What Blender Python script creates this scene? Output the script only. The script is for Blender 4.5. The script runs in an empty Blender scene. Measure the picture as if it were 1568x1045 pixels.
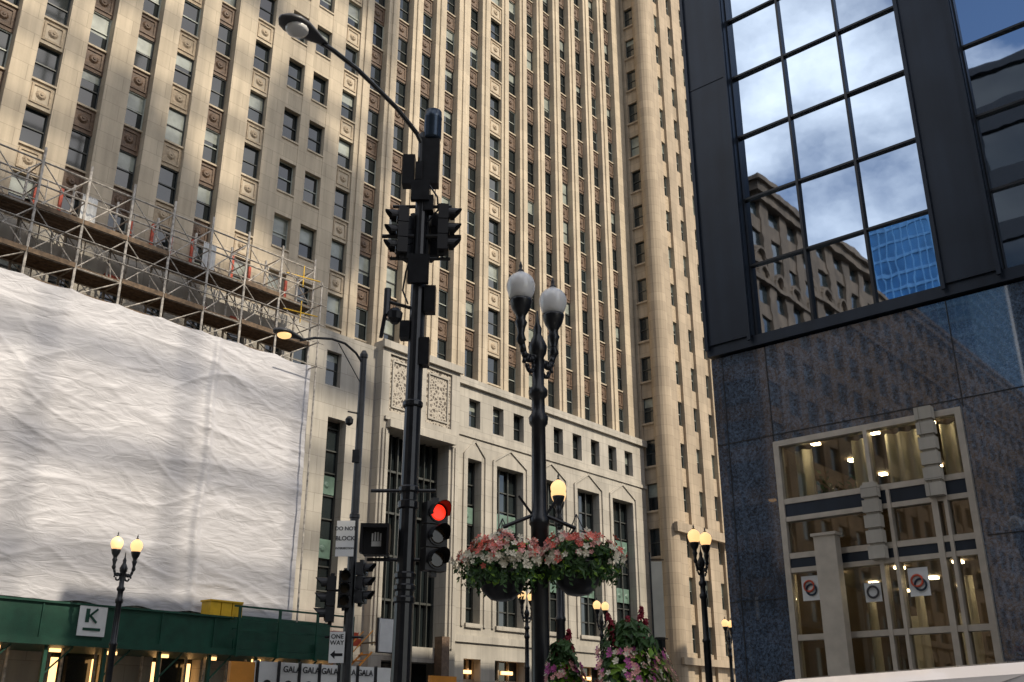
import bpy, bmesh, math, random
from mathutils import Vector, noise
random.seed(7)
R=math.radians
scene=bpy.context.scene
scene.view_settings.view_transform='Standard'
scene.view_settings.look='None'
scene.view_settings.exposure=0
ROT=R(49)
CA,SA=math.cos(ROT),math.sin(ROT)

# ------------------------------------------------------------ materials
def mat(name,col,rough=.6,metal=0.0,nscale=3.0,namt=.12,bump=0.0,bscale=20,spec=.5,coat=0.0,emit=None,estr=0.0,streak=0.0,joints=None):
    m=bpy.data.materials.new(name); m.use_nodes=True
    nt=m.node_tree; N=nt.nodes; L=nt.links
    p=N['Principled BSDF']
    p.inputs['Roughness'].default_value=rough
    p.inputs['Metallic'].default_value=metal
    p.inputs['Specular IOR Level'].default_value=spec
    p.inputs['Coat Weight'].default_value=coat
    p.inputs['Coat Roughness'].default_value=.05
    tc=N.new('ShaderNodeTexCoord')
    n=N.new('ShaderNodeTexNoise'); n.inputs['Scale'].default_value=nscale; n.inputs['Detail'].default_value=4
    L.new(tc.outputs['Object'],n.inputs['Vector'])
    mr=N.new('ShaderNodeMapRange'); mr.inputs[1].default_value=.3; mr.inputs[2].default_value=.7
    mr.inputs[3].default_value=1-namt; mr.inputs[4].default_value=1+namt
    L.new(n.outputs['Fac'],mr.inputs[0])
    fac=mr.outputs[0]
    if streak>0:
        mp=N.new('ShaderNodeMapping'); mp.inputs['Scale'].default_value=(3.0,3.0,.18)
        L.new(tc.outputs['Object'],mp.inputs[0])
        n2=N.new('ShaderNodeTexNoise'); n2.inputs['Scale'].default_value=1.0; n2.inputs['Detail'].default_value=4
        L.new(mp.outputs[0],n2.inputs['Vector'])
        m2=N.new('ShaderNodeMapRange'); m2.inputs[1].default_value=.35; m2.inputs[2].default_value=.7
        m2.inputs[3].default_value=1; m2.inputs[4].default_value=1-streak
        L.new(n2.outputs['Fac'],m2.inputs[0])
        mm=N.new('ShaderNodeMath'); mm.operation='MULTIPLY'
        L.new(fac,mm.inputs[0]); L.new(m2.outputs[0],mm.inputs[1]); fac=mm.outputs[0]
    if joints:
        sx=N.new('ShaderNodeSeparateXYZ'); L.new(tc.outputs['Object'],sx.inputs[0])
        ad=N.new('ShaderNodeMath'); ad.operation='ADD'; L.new(sx.outputs[0],ad.inputs[0]); L.new(sx.outputs[1],ad.inputs[1])
        cx=N.new('ShaderNodeCombineXYZ'); L.new(ad.outputs[0],cx.inputs[0]); L.new(sx.outputs[2],cx.inputs[1])
        br=N.new('ShaderNodeTexBrick'); br.inputs['Scale'].default_value=1
        br.inputs['Brick Width'].default_value=joints[0]; br.inputs['Row Height'].default_value=joints[1]
        br.inputs['Mortar Size'].default_value=joints[2]; br.inputs['Mortar Smooth'].default_value=.3
        br.inputs['Color1'].default_value=(1,1,1,1); br.inputs['Color2'].default_value=(.86,.86,.86,1); br.inputs['Mortar'].default_value=(.6,.6,.6,1)
        L.new(cx.outputs[0],br.inputs['Vector'])
        mm=N.new('ShaderNodeMath'); mm.operation='MULTIPLY'
        L.new(fac,mm.inputs[0]); L.new(br.outputs['Color'],mm.inputs[1]); fac=mm.outputs[0]
    vm=N.new('ShaderNodeVectorMath'); vm.operation='SCALE'
    vm.inputs[0].default_value=col; L.new(fac,vm.inputs['Scale'])
    L.new(vm.outputs[0],p.inputs['Base Color'])
    if bump>0:
        b=N.new('ShaderNodeBump'); b.inputs['Strength'].default_value=bump; b.inputs['Distance'].default_value=.05
        n3=N.new('ShaderNodeTexNoise'); n3.inputs['Scale'].default_value=bscale; n3.inputs['Detail'].default_value=3
        L.new(tc.outputs['Object'],n3.inputs['Vector']); L.new(n3.outputs['Fac'],b.inputs['Height'])
        L.new(b.outputs[0],p.inputs['Normal'])
    if emit:
        p.inputs['Emission Color'].default_value=(*emit,1); p.inputs['Emission Strength'].default_value=estr
    return m

M={}
M['lime']=mat('limestone',(.55,.455,.33),.85,nscale=.5,namt=.10,bump=.12,bscale=8,streak=.22,joints=(1.5,.86,.012))
M['limeb']=mat('limestone_base',(.46,.42,.355),.8,nscale=.6,namt=.12,bump=.1,bscale=9,streak=.2,joints=(1.7,1.0,.014))
M['tan']=mat('tan_stone',(.43,.34,.24),.85,nscale=.4,namt=.12,bump=.12,bscale=8,streak=.25,joints=(1.4,.8,.014))
M['brown']=mat('bronze_spandrel',(.12,.072,.042),.6,nscale=5,namt=.35,bump=.5,bscale=14)
M['spand']=mat('carved_spandrel',(.40,.31,.21),.8,nscale=6,namt=.2,bump=.5,bscale=16)
M['wglass']=mat('window_glass',(.016,.021,.022),.04,nscale=.3,namt=.4,spec=.9)
M['blind']=mat('window_blind',(.24,.26,.22),.5,nscale=1.5,namt=.3,coat=.8)
M['frame']=mat('window_frame',(.06,.062,.055),.5)
M['wframe']=mat('sash_frame',(.34,.36,.31),.5)
M['red']=mat('red_board',(.52,.08,.035),.6,namt=.3)
M['green']=mat('green_hoarding',(.008,.055,.033),.45,nscale=2,namt=.25,bump=.1,bscale=30)
M['spgreen']=mat('green_panel',(.12,.19,.15),.4,nscale=2,namt=.3)
M['steel']=mat('scaffold_steel',(.42,.38,.33),.5,metal=.2,nscale=6,namt=.5)
M['wood']=mat('scaffold_plank',(.13,.085,.05),.8,nscale=5,namt=.45)
M['net']=mat('debris_sheet',(.62,.62,.60),.6,nscale=2,namt=.15,bump=.6,bscale=3)
M['black']=mat('black_paint',(.012,.013,.016),.32,nscale=8,namt=.4)
M['signalblk']=mat('signal_housing',(.01,.01,.012),.45)
M['metal']=mat('dark_metal_cladding',(.020,.029,.045),.36,metal=.3,nscale=.6,namt=.25,streak=.25)
M['silver']=mat('brushed_frame',(.50,.45,.38),.35,metal=.5,nscale=3,namt=.12)
M['white']=mat('white_board',(.72,.72,.70),.5,nscale=3,namt=.06)
M['vanwhite']=mat('car_paint_white',(.80,.74,.72),.2,coat=1,namt=.02)
M['yellow']=mat('yellow_plastic',(.70,.42,.02),.5)
M['orange']=mat('orange_panel',(.65,.26,.04),.5)
M['asphalt']=mat('asphalt',(.05,.05,.052),.9,nscale=.8,namt=.25)
M['walk']=mat('concrete_pavement',(.27,.26,.24),.9,nscale=.7,namt=.15,joints=(1.5,1.5,.02))
M['paint']=mat('road_paint',(.7,.7,.66),.7)
M['cloudstone']=mat('weathered_stone',(.13,.09,.06),.85,nscale=.5,namt=.3,streak=.35)
M['blueglass']=mat('blue_curtain_glass',(.10,.26,.45),.12,metal=.6,nscale=.2,namt=.3)
M['bluefr']=mat('blue_mullion',(.14,.32,.55),.4,metal=.3)
M['darkwall']=mat('dark_office_wall',(.03,.032,.038),.4,metal=.2)
M['interior']=mat('interior_wall',(.13,.09,.055),.8)
M['curtain']=mat('cream_curtain',(.74,.71,.60),.9,nscale=1,namt=.1)
M['warm']=mat('warm_light',(.9,.6,.3),.5,emit=(1,.55,.2),estr=3)
M['lobbyl']=mat('lobby_light',(.9,.8,.6),.5,emit=(1,.75,.45),estr=20)
M['globelit']=mat('lit_globe',(.8,.55,.3),.4,emit=(1,.58,.24),estr=1.25)
M['globe']=mat('frosted_globe',(.88,.87,.85),.25,namt=.03,coat=.6)
M['redlens']=mat('red_lens_lit',(.8,.02,.01),.3,emit=(1,.03,.01),estr=1.4)
M['lens']=mat('dark_lens',(.03,.02,.01),.1)
M['leaf']=mat('leaf_dark',(.04,.10,.022),.55,nscale=9,namt=.5)
M['leaf2']=mat('leaf_lime',(.18,.33,.03),.55,nscale=9,namt=.35)
M['coral']=mat('petal_coral',(.78,.17,.12),.6,nscale=9,namt=.3)
M['pink']=mat('petal_pink',(.78,.38,.34),.6,nscale=9,namt=.25)
M['cream']=mat('petal_cream',(.76,.70,.54),.6,nscale=9,namt=.12)
M['crimson']=mat('petal_crimson',(.26,.012,.03),.7,nscale=9,namt=.4)
M['purple']=mat('petal_purple',(.45,.08,.28),.6)
M['grey']=mat('grey_equipment',(.06,.06,.065),.4)
M['steelblk']=mat('dark_steel',(.04,.06,.09),.3,metal=.6)
M['stonepot']=mat('planter_concrete',(.30,.28,.25),.85,bump=.2)

def tarp_mat():
    m=mat('white_tarpaulin',(.50,.485,.495),.5,nscale=.7,namt=.05,bump=.0)
    nt=m.node_tree;N=nt.nodes;L=nt.links;p=N['Principled BSDF']
    tc=N.new('ShaderNodeTexCoord')
    mp=N.new('ShaderNodeMapping'); mp.inputs['Rotation'].default_value=(0,R(14),0); mp.inputs['Scale'].default_value=(.5,1,1.7)
    L.new(tc.outputs['Object'],mp.inputs[0])
    n=N.new('ShaderNodeTexNoise'); n.inputs['Scale'].default_value=1.6; n.inputs['Detail'].default_value=6; n.inputs['Distortion'].default_value=1.2
    L.new(mp.outputs[0],n.inputs['Vector'])
    b=N.new('ShaderNodeBump'); b.inputs['Strength'].default_value=.30; b.inputs['Distance'].default_value=.2
    L.new(n.outputs['Fac'],b.inputs['Height']); L.new(b.outputs[0],p.inputs['Normal'])
    return m
M['tarp']=tarp_mat()

def granite():
    m=mat('polished_granite',(.1,.1,.1),.12,spec=.8,coat=1.0)
    nt=m.node_tree;N=nt.nodes;L=nt.links;p=N['Principled BSDF']
    p.inputs['Coat IOR'].default_value=1.95; p.inputs['Coat Roughness'].default_value=.02
    tc=N.new('ShaderNodeTexCoord')
    n=N.new('ShaderNodeTexNoise'); n.inputs['Scale'].default_value=14; n.inputs['Detail'].default_value=7; n.inputs['Roughness'].default_value=.85
    L.new(tc.outputs['Object'],n.inputs['Vector'])
    r=N.new('ShaderNodeValToRGB'); e=r.color_ramp.elements
    e[0].position=.42; e[0].color=(.012,.018,.03,1); e[1].position=.64; e[1].color=(.12,.175,.26,1)
    L.new(n.outputs['Fac'],r.inputs[0])
    n2=N.new('ShaderNodeTexNoise'); n2.inputs['Scale'].default_value=.5; n2.inputs['Detail'].default_value=3
    L.new(tc.outputs['Object'],n2.inputs['Vector'])
    vm=N.new('ShaderNodeVectorMath'); vm.operation='SCALE'
    mr=N.new('ShaderNodeMapRange'); mr.inputs[1].default_value=.3; mr.inputs[2].default_value=.7; mr.inputs[3].default_value=.5; mr.inputs[4].default_value=1.35
    L.new(n2.outputs['Fac'],mr.inputs[0]); L.new(r.outputs[0],vm.inputs[0]); L.new(mr.outputs[0],vm.inputs['Scale'])
    L.new(vm.outputs[0],p.inputs['Base Color'])
    return m
M['granite']=granite()
M['mirror']=mat('coated_glass',(.46,.56,.70),.015,metal=1.0,namt=.02,nscale=.3,bump=.05,bscale=.5)

def entryglass():
    m=bpy.data.materials.new('clear_glass'); m.use_nodes=True
    nt=m.node_tree;N=nt.nodes;L=nt.links
    for n in list(N):
        if n.type!='OUTPUT_MATERIAL': N.remove(n)
    o=[n for n in N if n.type=='OUTPUT_MATERIAL'][0]
    t=N.new('ShaderNodeBsdfTransparent'); t.inputs[0].default_value=(.85,.88,.85,1)
    g=N.new('ShaderNodeBsdfGlossy'); g.inputs['Roughness'].default_value=.02
    f=N.new('ShaderNodeFresnel'); f.inputs[0].default_value=2.0
    mx=N.new('ShaderNodeMixShader'); L.new(f.outputs[0],mx.inputs[0]); L.new(t.outputs[0],mx.inputs[1]); L.new(g.outputs[0],mx.inputs[2])
    L.new(mx.outputs[0],o.inputs[0])
    return m
M['clear']=entryglass()

def lattice_mat():
    m=mat('pierced_stone_relief',(.4,.37,.31),.85)
    nt=m.node_tree;N=nt.nodes;L=nt.links;p=N['Principled BSDF']
    tc=N.new('ShaderNodeTexCoord')
    v=N.new('ShaderNodeTexVoronoi'); v.feature='DISTANCE_TO_EDGE'; v.inputs['Scale'].default_value=4.5
    L.new(tc.outputs['Object'],v.inputs['Vector'])
    r=N.new('ShaderNodeValToRGB'); e=r.color_ramp.elements
    e[0].position=.10; e[0].color=(.44,.39,.32,1); e[1].position=.2; e[1].color=(.12,.10,.08,1)
    L.new(v.outputs[0],r.inputs[0]); L.new(r.outputs[0],p.inputs['Base Color'])
    b=N.new('ShaderNodeBump'); b.invert=True; b.inputs['Strength'].default_value=.8; b.inputs['Distance'].default_value=.1
    L.new(v.outputs[0],b.inputs['Height']); L.new(b.outputs[0],p.inputs['Normal'])
    return m
M['lattice']=lattice_mat()

# ------------------------------------------------------------ mesh builder
class MB:
    def __init__(s,m=None): s.v=[];s.f=[];s.m=m
    def add(s,pts,faces):
        o=len(s.v)
        if s.m: pts=[s.m(*p) for p in pts]
        s.v+=pts; s.f+=[tuple(i+o for i in f) for f in faces]
    def box(s,x0,x1,y0,y1,z0,z1):
        s.add([(x0,y0,z0),(x1,y0,z0),(x1,y1,z0),(x0,y1,z0),(x0,y0,z1),(x1,y0,z1),(x1,y1,z1),(x0,y1,z1)],
              [(3,2,1,0),(4,5,6,7),(0,1,5,4),(1,2,6,5),(2,3,7,6),(3,0,4,7)])
    def quad(s,a,b,c,d): s.add([a,b,c,d],[(0,1,2,3)])
    def cyl(s,p0,p1,r0,r1=None,seg=8,cap=True):
        if r1 is None:r1=r0
        p0=Vector(p0);p1=Vector(p1);d=(p1-p0).normalized()
        up=Vector((0,0,1)) if abs(d.z)<.95 else Vector((1,0,0))
        x=d.cross(up).normalized();y=x.cross(d)
        pts=[];off=math.pi/4 if seg==4 else 0
        for p,r in((p0,r0),(p1,r1)):
            for i in range(seg):
                t=2*math.pi*i/seg+off
                q=p+x*math.cos(t)*r+y*math.sin(t)*r; pts.append(tuple(q))
        fs=[(i,(i+1)%seg,seg+(i+1)%seg,seg+i) for i in range(seg)]
        if cap: fs+=[tuple(range(seg))[::-1],tuple(range(seg,2*seg))]
        s.add(pts,fs)
    def tube(s,path,r,seg=8):
        for i in range(len(path)-1):
            s.cyl(path[i],path[i+1],r,r,seg)
    def lathe(s,prof,c=(0,0,0),seg=16):
        pts=[];n=len(prof)
        for r,z in prof:
            for i in range(seg):
                t=2*math.pi*i/seg; pts.append((c[0]+r*math.cos(t),c[1]+r*math.sin(t),c[2]+z))
        fs=[]
        for j in range(n-1):
            for i in range(seg):
                k=(i+1)%seg; fs.append((j*seg+i,j*seg+k,(j+1)*seg+k,(j+1)*seg+i))
        fs.append(tuple(range(seg))[::-1]); fs.append(tuple((n-1)*seg+i for i in range(seg)))
        s.add(pts,fs)
    def wall(s,a0,a1,z0,z1,b0,b1,ops):
        A=sorted(set([a0,a1]+[x for o in ops for x in o[:2] if a0<x<a1]))
        Z=sorted(set([z0,z1]+[x for o in ops for x in o[2:] if z0<x<z1]))
        for j in range(len(Z)-1):
            zc=(Z[j]+Z[j+1])/2; run=None
            for i in range(len(A)-1):
                ac=(A[i]+A[i+1])/2
                hole=any(o[0]<ac<o[1] and o[2]<zc<o[3] for o in ops)
                if not hole:
                    if run is None: run=A[i]
                if hole and run is not None:
                    s.box(run,A[i],b0,b1,Z[j],Z[j+1]); run=None
            if run is not None: s.box(run,a1,b0,b1,Z[j],Z[j+1])
    def done(s,name,material,parent=None,smooth=False):
        if not s.v: return None
        me=bpy.data.meshes.new(name); me.from_pydata([tuple(v) for v in s.v],[],s.f)
        bm=bmesh.new(); bm.from_mesh(me); bmesh.ops.recalc_face_normals(bm,faces=bm.faces); bm.to_mesh(me); bm.free()
        if smooth:
            for p in me.polygons: p.use_smooth=True
        ob=bpy.data.objects.new(name,me); scene.collection.objects.link(ob)
        me.materials.append(material)
        if parent: ob.parent=parent
        return ob

def empty(name,loc=(0,0,0),rz=0.0):
    e=bpy.data.objects.new(name,None); scene.collection.objects.link(e)
    e.location=loc; e.rotation_euler=(0,0,rz); e.empty_display_size=.3
    return e
def block(name): return empty(name,(0,0,0),ROT)
def text(body,size,loc,rot,m,parent,name='lettering',align='CENTER'):
    c=bpy.data.curves.new(name,'FONT'); c.body=body; c.size=size; c.align_x=align; c.align_y='CENTER'; c.extrude=.004
    c.offset=size*.015
    o=bpy.data.objects.new(name,c); scene.collection.objects.link(o); c.materials.append(m)
    o.location=loc;o.rotation_euler=rot;o.parent=parent
    return o

# ------------------------------------------------------------ window column facade
def window(P,u0,u1,z0,z1,d,blindp=.3,pale=False):
    t=random.uniform(-.02,.02);t2=random.uniform(-.02,.02)
    zs=z1
    if random.random()<blindp:
        h=random.choice([.25,.35,.45,.5,.6,.95])*(z1-z0); zs=z1-h
        P['blind'].quad((u0,d,zs),(u1,d,zs),(u1,d,z1),(u0,d,z1))
    P['glass'].quad((u0,d+t,z0),(u1,d-t,z0),(u1,d-t+t2,zs),(u0,d+t+t2,zs))
    F=P['wframe'] if pale else P['frame']
    w=.055; zm=(z0+z1)/2
    F.box(u0,u0+w,d-.07,d-.025,z0,z1);F.box(u1-w,u1,d-.07,d-.025,z0,z1)
    F.box(u0+w,u1-w,d-.07,d-.025,z1-w,z1);F.box(u0+w,u1-w,d-.07,d-.025,z0,z0+w)
    F.box(u0+w,u1-w,d-.06,d-.025,zm-.03,zm+.03)
def newparts(mp): 
    return {k:MB(mp) for k in('stone','brown','spand','glass','blind','frame','wframe')}
def finparts(P,par,stone):
    mm={'stone':M[stone],'brown':M['brown'],'spand':M['spand'],'glass':M['wglass'],'blind':M['blind'],'frame':M['frame'],'wframe':M['wframe']}
    nm={'stone':'piers','brown':'bronze_spandrels','spand':'carved_spandrels','glass':'window_panes','blind':'window_blinds','frame':'window_frames','wframe':'sash_frames'}
    for k in P: P[k].done(nm[k],mm[k],par)

# ------------------------------------------------------------ limestone tower (far side of the street)
lt=block('limestone_office_tower')
P=newparts(lambda u,d,z:(u,42+d,z))
cols=[6.3,8.5,10.7,12.9,15.1,17.3,19.7,21.9,24.1,26.5,28.85,30.65,32.9,35.1,37.3,39.5,41.8,44.3,46.5,48.6,50.75,52.85,55,57.15,59.3,61.5]
style=['b','s','b','b','s','b','b','t','b','s','f','f','s','b','b','b','b','b','s','b','b','b','b','b','b','b']
ZT=78;Z0=22.25
rows=[23.7+3.45*i for i in range(16)]
def cw(c): return 1.16 if c<34 else 1.30
for i in range(len(cols)+1):
    a0=5.0 if i==0 else cols[i-1]+cw(cols[i-1])/2
    a1=63.5 if i==len(cols) else cols[i]-cw(cols[i])/2
    P['stone'].box(a0,a1,0,.85,Z0,ZT)
    if 12<i<len(cols):
        c=(a0+a1)/2
        P['stone'].box(c-.14,c+.14,-.10,0,Z0,ZT)
for c,st in zip(cols,style):
    W=cw(c)
    u0,u1=c-W/2,c+W/2
    dp={'b':.46,'s':.1,'t':.22,'f':.02}[st]
    wd=.58 if st=='b' else .36
    prev=Z0
    for r in rows+[ZT+1.0]:
        z0=r-1.0 if r<ZT else ZT
        if z0>prev+.05:
            K=P['brown'] if st=='b' else(P['spand'] if st=='t' else P['stone'])
            K.box(u0,u1,dp,.85,prev,min(z0,ZT))
            if st!='f' and z0-prev>1.0:
                K2=P['brown'] if st=='b' else P['spand']
                zc=(prev+z0)/2
                K2.box(u0+.1,u1-.1,dp-.05,dp,prev+.2,prev+.3);K2.box(u0+.1,u1-.1,dp-.05,dp,z0-.32,z0-.22)
                K2.box(u0+.1,u0+.2,dp-.05,dp,prev+.3,z0-.32);K2.box(u1-.2,u1-.1,dp-.05,dp,prev+.3,z0-.32)
                K2.cyl((c,dp,zc),(c,dp-.09,zc),.26,.16,10)
                K2.cyl((c,dp-.09,zc),(c,dp-.13,zc),.08,.05,8)
            P['stone'].box(u0,u1,dp-.1 if st!='f' else -.05,dp-.002 if st!='f' else .018,z0-.1,z0)
        if r<ZT:
            window(P,u0,u1,r-1.0,min(r+1.0,ZT),wd,.34 if c<34 else .26,random.random()<.3)
        prev=r+1.0
finparts(P,lt,'lime')
body=MB(); body.box(5,63.5,42.86,72,0,ZT-.5); body.done('rear_walls',M['lime'],lt)
# base section right
P=newparts(lambda u,d,z:(u,41.65+d,z))
ops=[];ww=[44.3,46.55,48.6,50.75,52.85,55,57.15,59.3,61.4]
for c in ww: ops.append((c-.52,c+.52,19.15,21.0))
tall=[(43.75,45.0),(46.45,49.05),(50.65,53.25),(54.9,57.45),(59.1,61.7)]
for t in tall: ops.append((t[0],t[1],7.2,17.1)); ops.append((t[0]-.1,t[1]+.1,.6,5.2))
P['stone'].wall(42.45,63.5,0,21.75,0,1.18,ops)
P['stone'].box(42.45,63.7,-.22,.9,21.75,22.25)
P['stone'].box(42.45,63.6,-.10,-.002,18.45,18.7)
P['stone'].box(42.45,63.6,-.12,-.002,6.1,6.5)
for c in ww: window(P,c-.52,c+.52,19.15,21.0,.45,.2)
def tallwin(P,t0,t1,z0,z1,d,G,S):
    n=3 if t1-t0>1.5 else 1
    P['glass'].quad((t0,d,z0),(t1,d,z0),(t1,d+.01,z1),(t0,d+.01,z1))
    for i in range(n+1):
        u=t0+(t1-t0)*i/n; P['frame'].box(max(t0,u-.05),min(t1,u+.05),d-.16,d-.01,z0,z1)
    z=z0+.9
    while z<z1-.3:
        P['frame'].box(t0,t1,d-.1,d-.012,z,z+.07); z+=1.25
    for zc in(z0+2.6,z0+6.0):
        S.box(t0+.12,t1-.12,d-.14,d-.02,zc,zc+1.0)
        for i in range(n):
            u=t0+(t1-t0)*(i+.5)/n; S.cyl((u,d-.14,zc+.5),(u,d-.2,zc+.5),.2,.1,8)
SG=MB(P['stone'].m)
for t in tall:
    tallwin(P,t[0],t[1],7.2,17.1,.75,None,SG)
    P['glass'].quad((t[0]-.1,.7,.6),(t[1]+.1,.7,.6),(t[1]+.1,.7,5.2),(t[0]-.1,.7,5.2))
    for k in range(4):
        u=t[0]-.1+(t[1]-t[0]+.2)*k/3; P['spand'].box(u-.05,u+.05,.55,.69,.6,5.2)
    P['spand'].box(t[0]-.1,t[1]+.1,.5,.68,3.9,4.1)
    c=(t[0]+t[1])/2;hw=(t[1]-t[0])/2+.35
    for sgn in(-1,1):
        P['stone'].cyl((c+sgn*hw,-.02,17.35),(c,-.02,18.3),.09,.09,4)
        P['stone'].box(c+sgn*hw-.09,c+sgn*hw+.09,-.1,-.002,7.0,17.35)
    P['stone'].box(t[0]-.1,t[1]+.1,-.14,.5,6.95,7.19)
SG.done('green_spandrels',M['spgreen'],lt)
finparts(P,lt,'limeb')
wl=MB()
for a,z in((48.0,4.55),(56.0,4.5),(44.3,4.5),(60.4,4.3)):
    wl.box(a-.5,a+.5,42.1,42.2,z-.1,z+.1)
wl.done('shop_lights',M['warm'],lt)
# base section left (behind scaffold)
P=newparts(lambda u,d,z:(u,41.75+d,z))
ops=[];cl=[c for c in cols if c<34.5]
for c in cl: ops.append((c-.52,c+.52,19.1,21.1))
tl=[]
for c in (7.4,11.8,16.2,20.8,25.3): tl.append((c-1.1,c+1.1))
tl.append((29.9,31.2)); tl.append((32.75,34.05))
for t in tl: ops.append((t[0],t[1],7.2,17.3)); ops.append((t[0]-.1,t[1]+.1,.5,4.5))
P['stone'].wall(5,36.0,0,22.25,0,1.08,ops)
for c in cl: window(P,c-.52,c+.52,19.1,21.1,.35,.3)
SG=MB(P['stone'].m)
WL=MB(P['stone'].m)
for t in tl:
    tallwin(P,t[0],t[1],7.2,17.3,.7,None,SG)
    P['glass'].quad((t[0]-.1,.7,.5),(t[1]+.1,.7,.5),(t[1]+.1,.7,4.5),(t[0]-.1,.7,4.5))
    WL.box(t[0]+.1,t[0]+.45,.5,.6,2.4,4.2); WL.box(t[1]-.25,t[1]-.1,.5,.6,2.4,4.2)
SG.done('green_spandrels',M['spgreen'],lt); WL.done('shop_lights',M['warm'],lt)
finparts(P,lt,'limeb')
rb=MB()
for c in cols[2:11]:
    rb.box(c-.6,c+.6,41.9,41.99,22.6,23.05)
    rb.box(c+.46,c+.6,41.9,41.99,23.06,24.3)
    if random.random()<.5: rb.box(c-.6,c-.46,41.9,41.99,23.06,24.6)
    rb.box(c-.5,c+.5,41.6,41.7,20.75,21.1)
rb.done('red_window_protection',M['red'],lt)
# pavilion
P=newparts(lambda u,d,z:(u,41.2+d,z))
P['stone'].wall(36.0,42.45,0,22.6,0,1.6,[(36.75,41.6,5.6,17.4),(36.9,41.4,.0,4.8),(36.6,38.75,18.4,21.9),(39.55,41.75,18.4,21.9)])
P['stone'].box(35.9,42.6,-.2,-.002,22.15,22.6)
P['stone'].box(36.5,41.9,-.35,-.002,17.4,17.85)
P['stone'].box(36.3,42.1,-.15,-.002,17.85,18.05)
for u in(36.35,42.0): 
    for k in(-.12,.12): P['stone'].box(u+k-.07,u+k+.07,-.12,-.002,5.6,17.3)
LT=MB(P['stone'].m)
for (x0,x1) in((36.6,38.75),(39.55,41.75)):
    LT.box(x0,x1,.12,.3,18.4,21.9)
    P['stone'].box(x0+.25,x0+.33,.04,.12,18.7,21.6);P['stone'].box(x1-.33,x1-.25,.04,.12,18.7,21.6)
    P['stone'].box(x0+.33,x1-.33,.04,.12,21.5,21.6);P['stone'].box(x0+.33,x1-.33,.04,.12,18.7,18.8)
LT.done('pierced_relief_panels',M['lattice'],lt)
P['glass'].quad((36.75,1.2,5.6),(41.6,1.2,5.6),(41.6,1.22,17.4),(36.75,1.22,17.4))
for i in range(10):
    u=36.75+4.85*i/9; wd=.09 if i%3==0 else .04
    P['frame'].box(u-wd/2,u+wd/2,.95,1.18,5.6,17.4)
for z in(8,10.4,12.8,15.2): P['frame'].box(36.75,41.6,1.0,1.19,z,z+.12)
P['glass'].quad((36.9,1.2,0),(41.4,1.2,0),(41.4,1.2,4.8),(36.9,1.2,4.8))
P['brown'].box(37.6,38.2,-.6,-.02,0,6.2);P['brown'].box(40.8,41.4,-.6,-.02,0,6.2)
finparts(P,lt,'limeb')

# ------------------------------------------------------------ tan tower beyond
tt=block('tan_masonry_tower')
P=newparts(lambda u,d,z:(u,39.6+d,z))
c2=[66.1+2.35*i for i in range(22)]
rows2=[7.5+3.45*i for i in range(21)]
zt2=82
for i in range(len(c2)+1):
    a0=63.76 if i==0 else c2[i-1]+.48
    a1=120 if i==len(c2) else c2[i]-.48
    P['stone'].box(a0,a1,0,.7,0,zt2)
    if i%3==0 and i: P['stone'].box(a0+.3,a1-.3,-.25,0,0,zt2)
for k,c in enumerate(c2):
    prev=0
    for r in rows2+[zt2+1]:
        z0=min(r-1,zt2)
        P['stone' if k%3 else 'spand'].box(c-.48,c+.48,.22,.7,prev,z0)
        if r<zt2: window(P,c-.48,c+.48,r-1,min(r+1,zt2),.45,.4,True)
        prev=r+1
P['stone'].box(63.6,120,-.55,-.26,15.0,15.7)
P['stone'].box(63.6,120,-.45,-.26,5.6,6.1)
P['stone'].cyl((64.05,.45,0),(64.05,.45,zt2),.75,.75,20)
finparts(P,tt,'tan')
P=newparts(lambda u,d,z:(63.72+d,u,z))
P['stone'].box(41.75,44,0,.6,0,zt2);P['stone'].box(40.0,40.45,0,.6,0,zt2)
prev=0
for r in rows2+[zt2+1]:
    z0=min(r-1.05,zt2)
    P['stone'].box(40.45,41.75,.12,.6,prev,z0)
    P['stone'].box(40.4,41.8,-.08,-.002,z0-.15,z0)
    if r<zt2: window(P,40.45,41.75,r-1.05,min(r+1.05,zt2),.35,.25)
    prev=r+1.05
finparts(P,tt,'tan')
b=MB();b.box(64.4,120,40.35,70,0,zt2-.2);b.done('rear_walls',M['tan'],tt)

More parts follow.
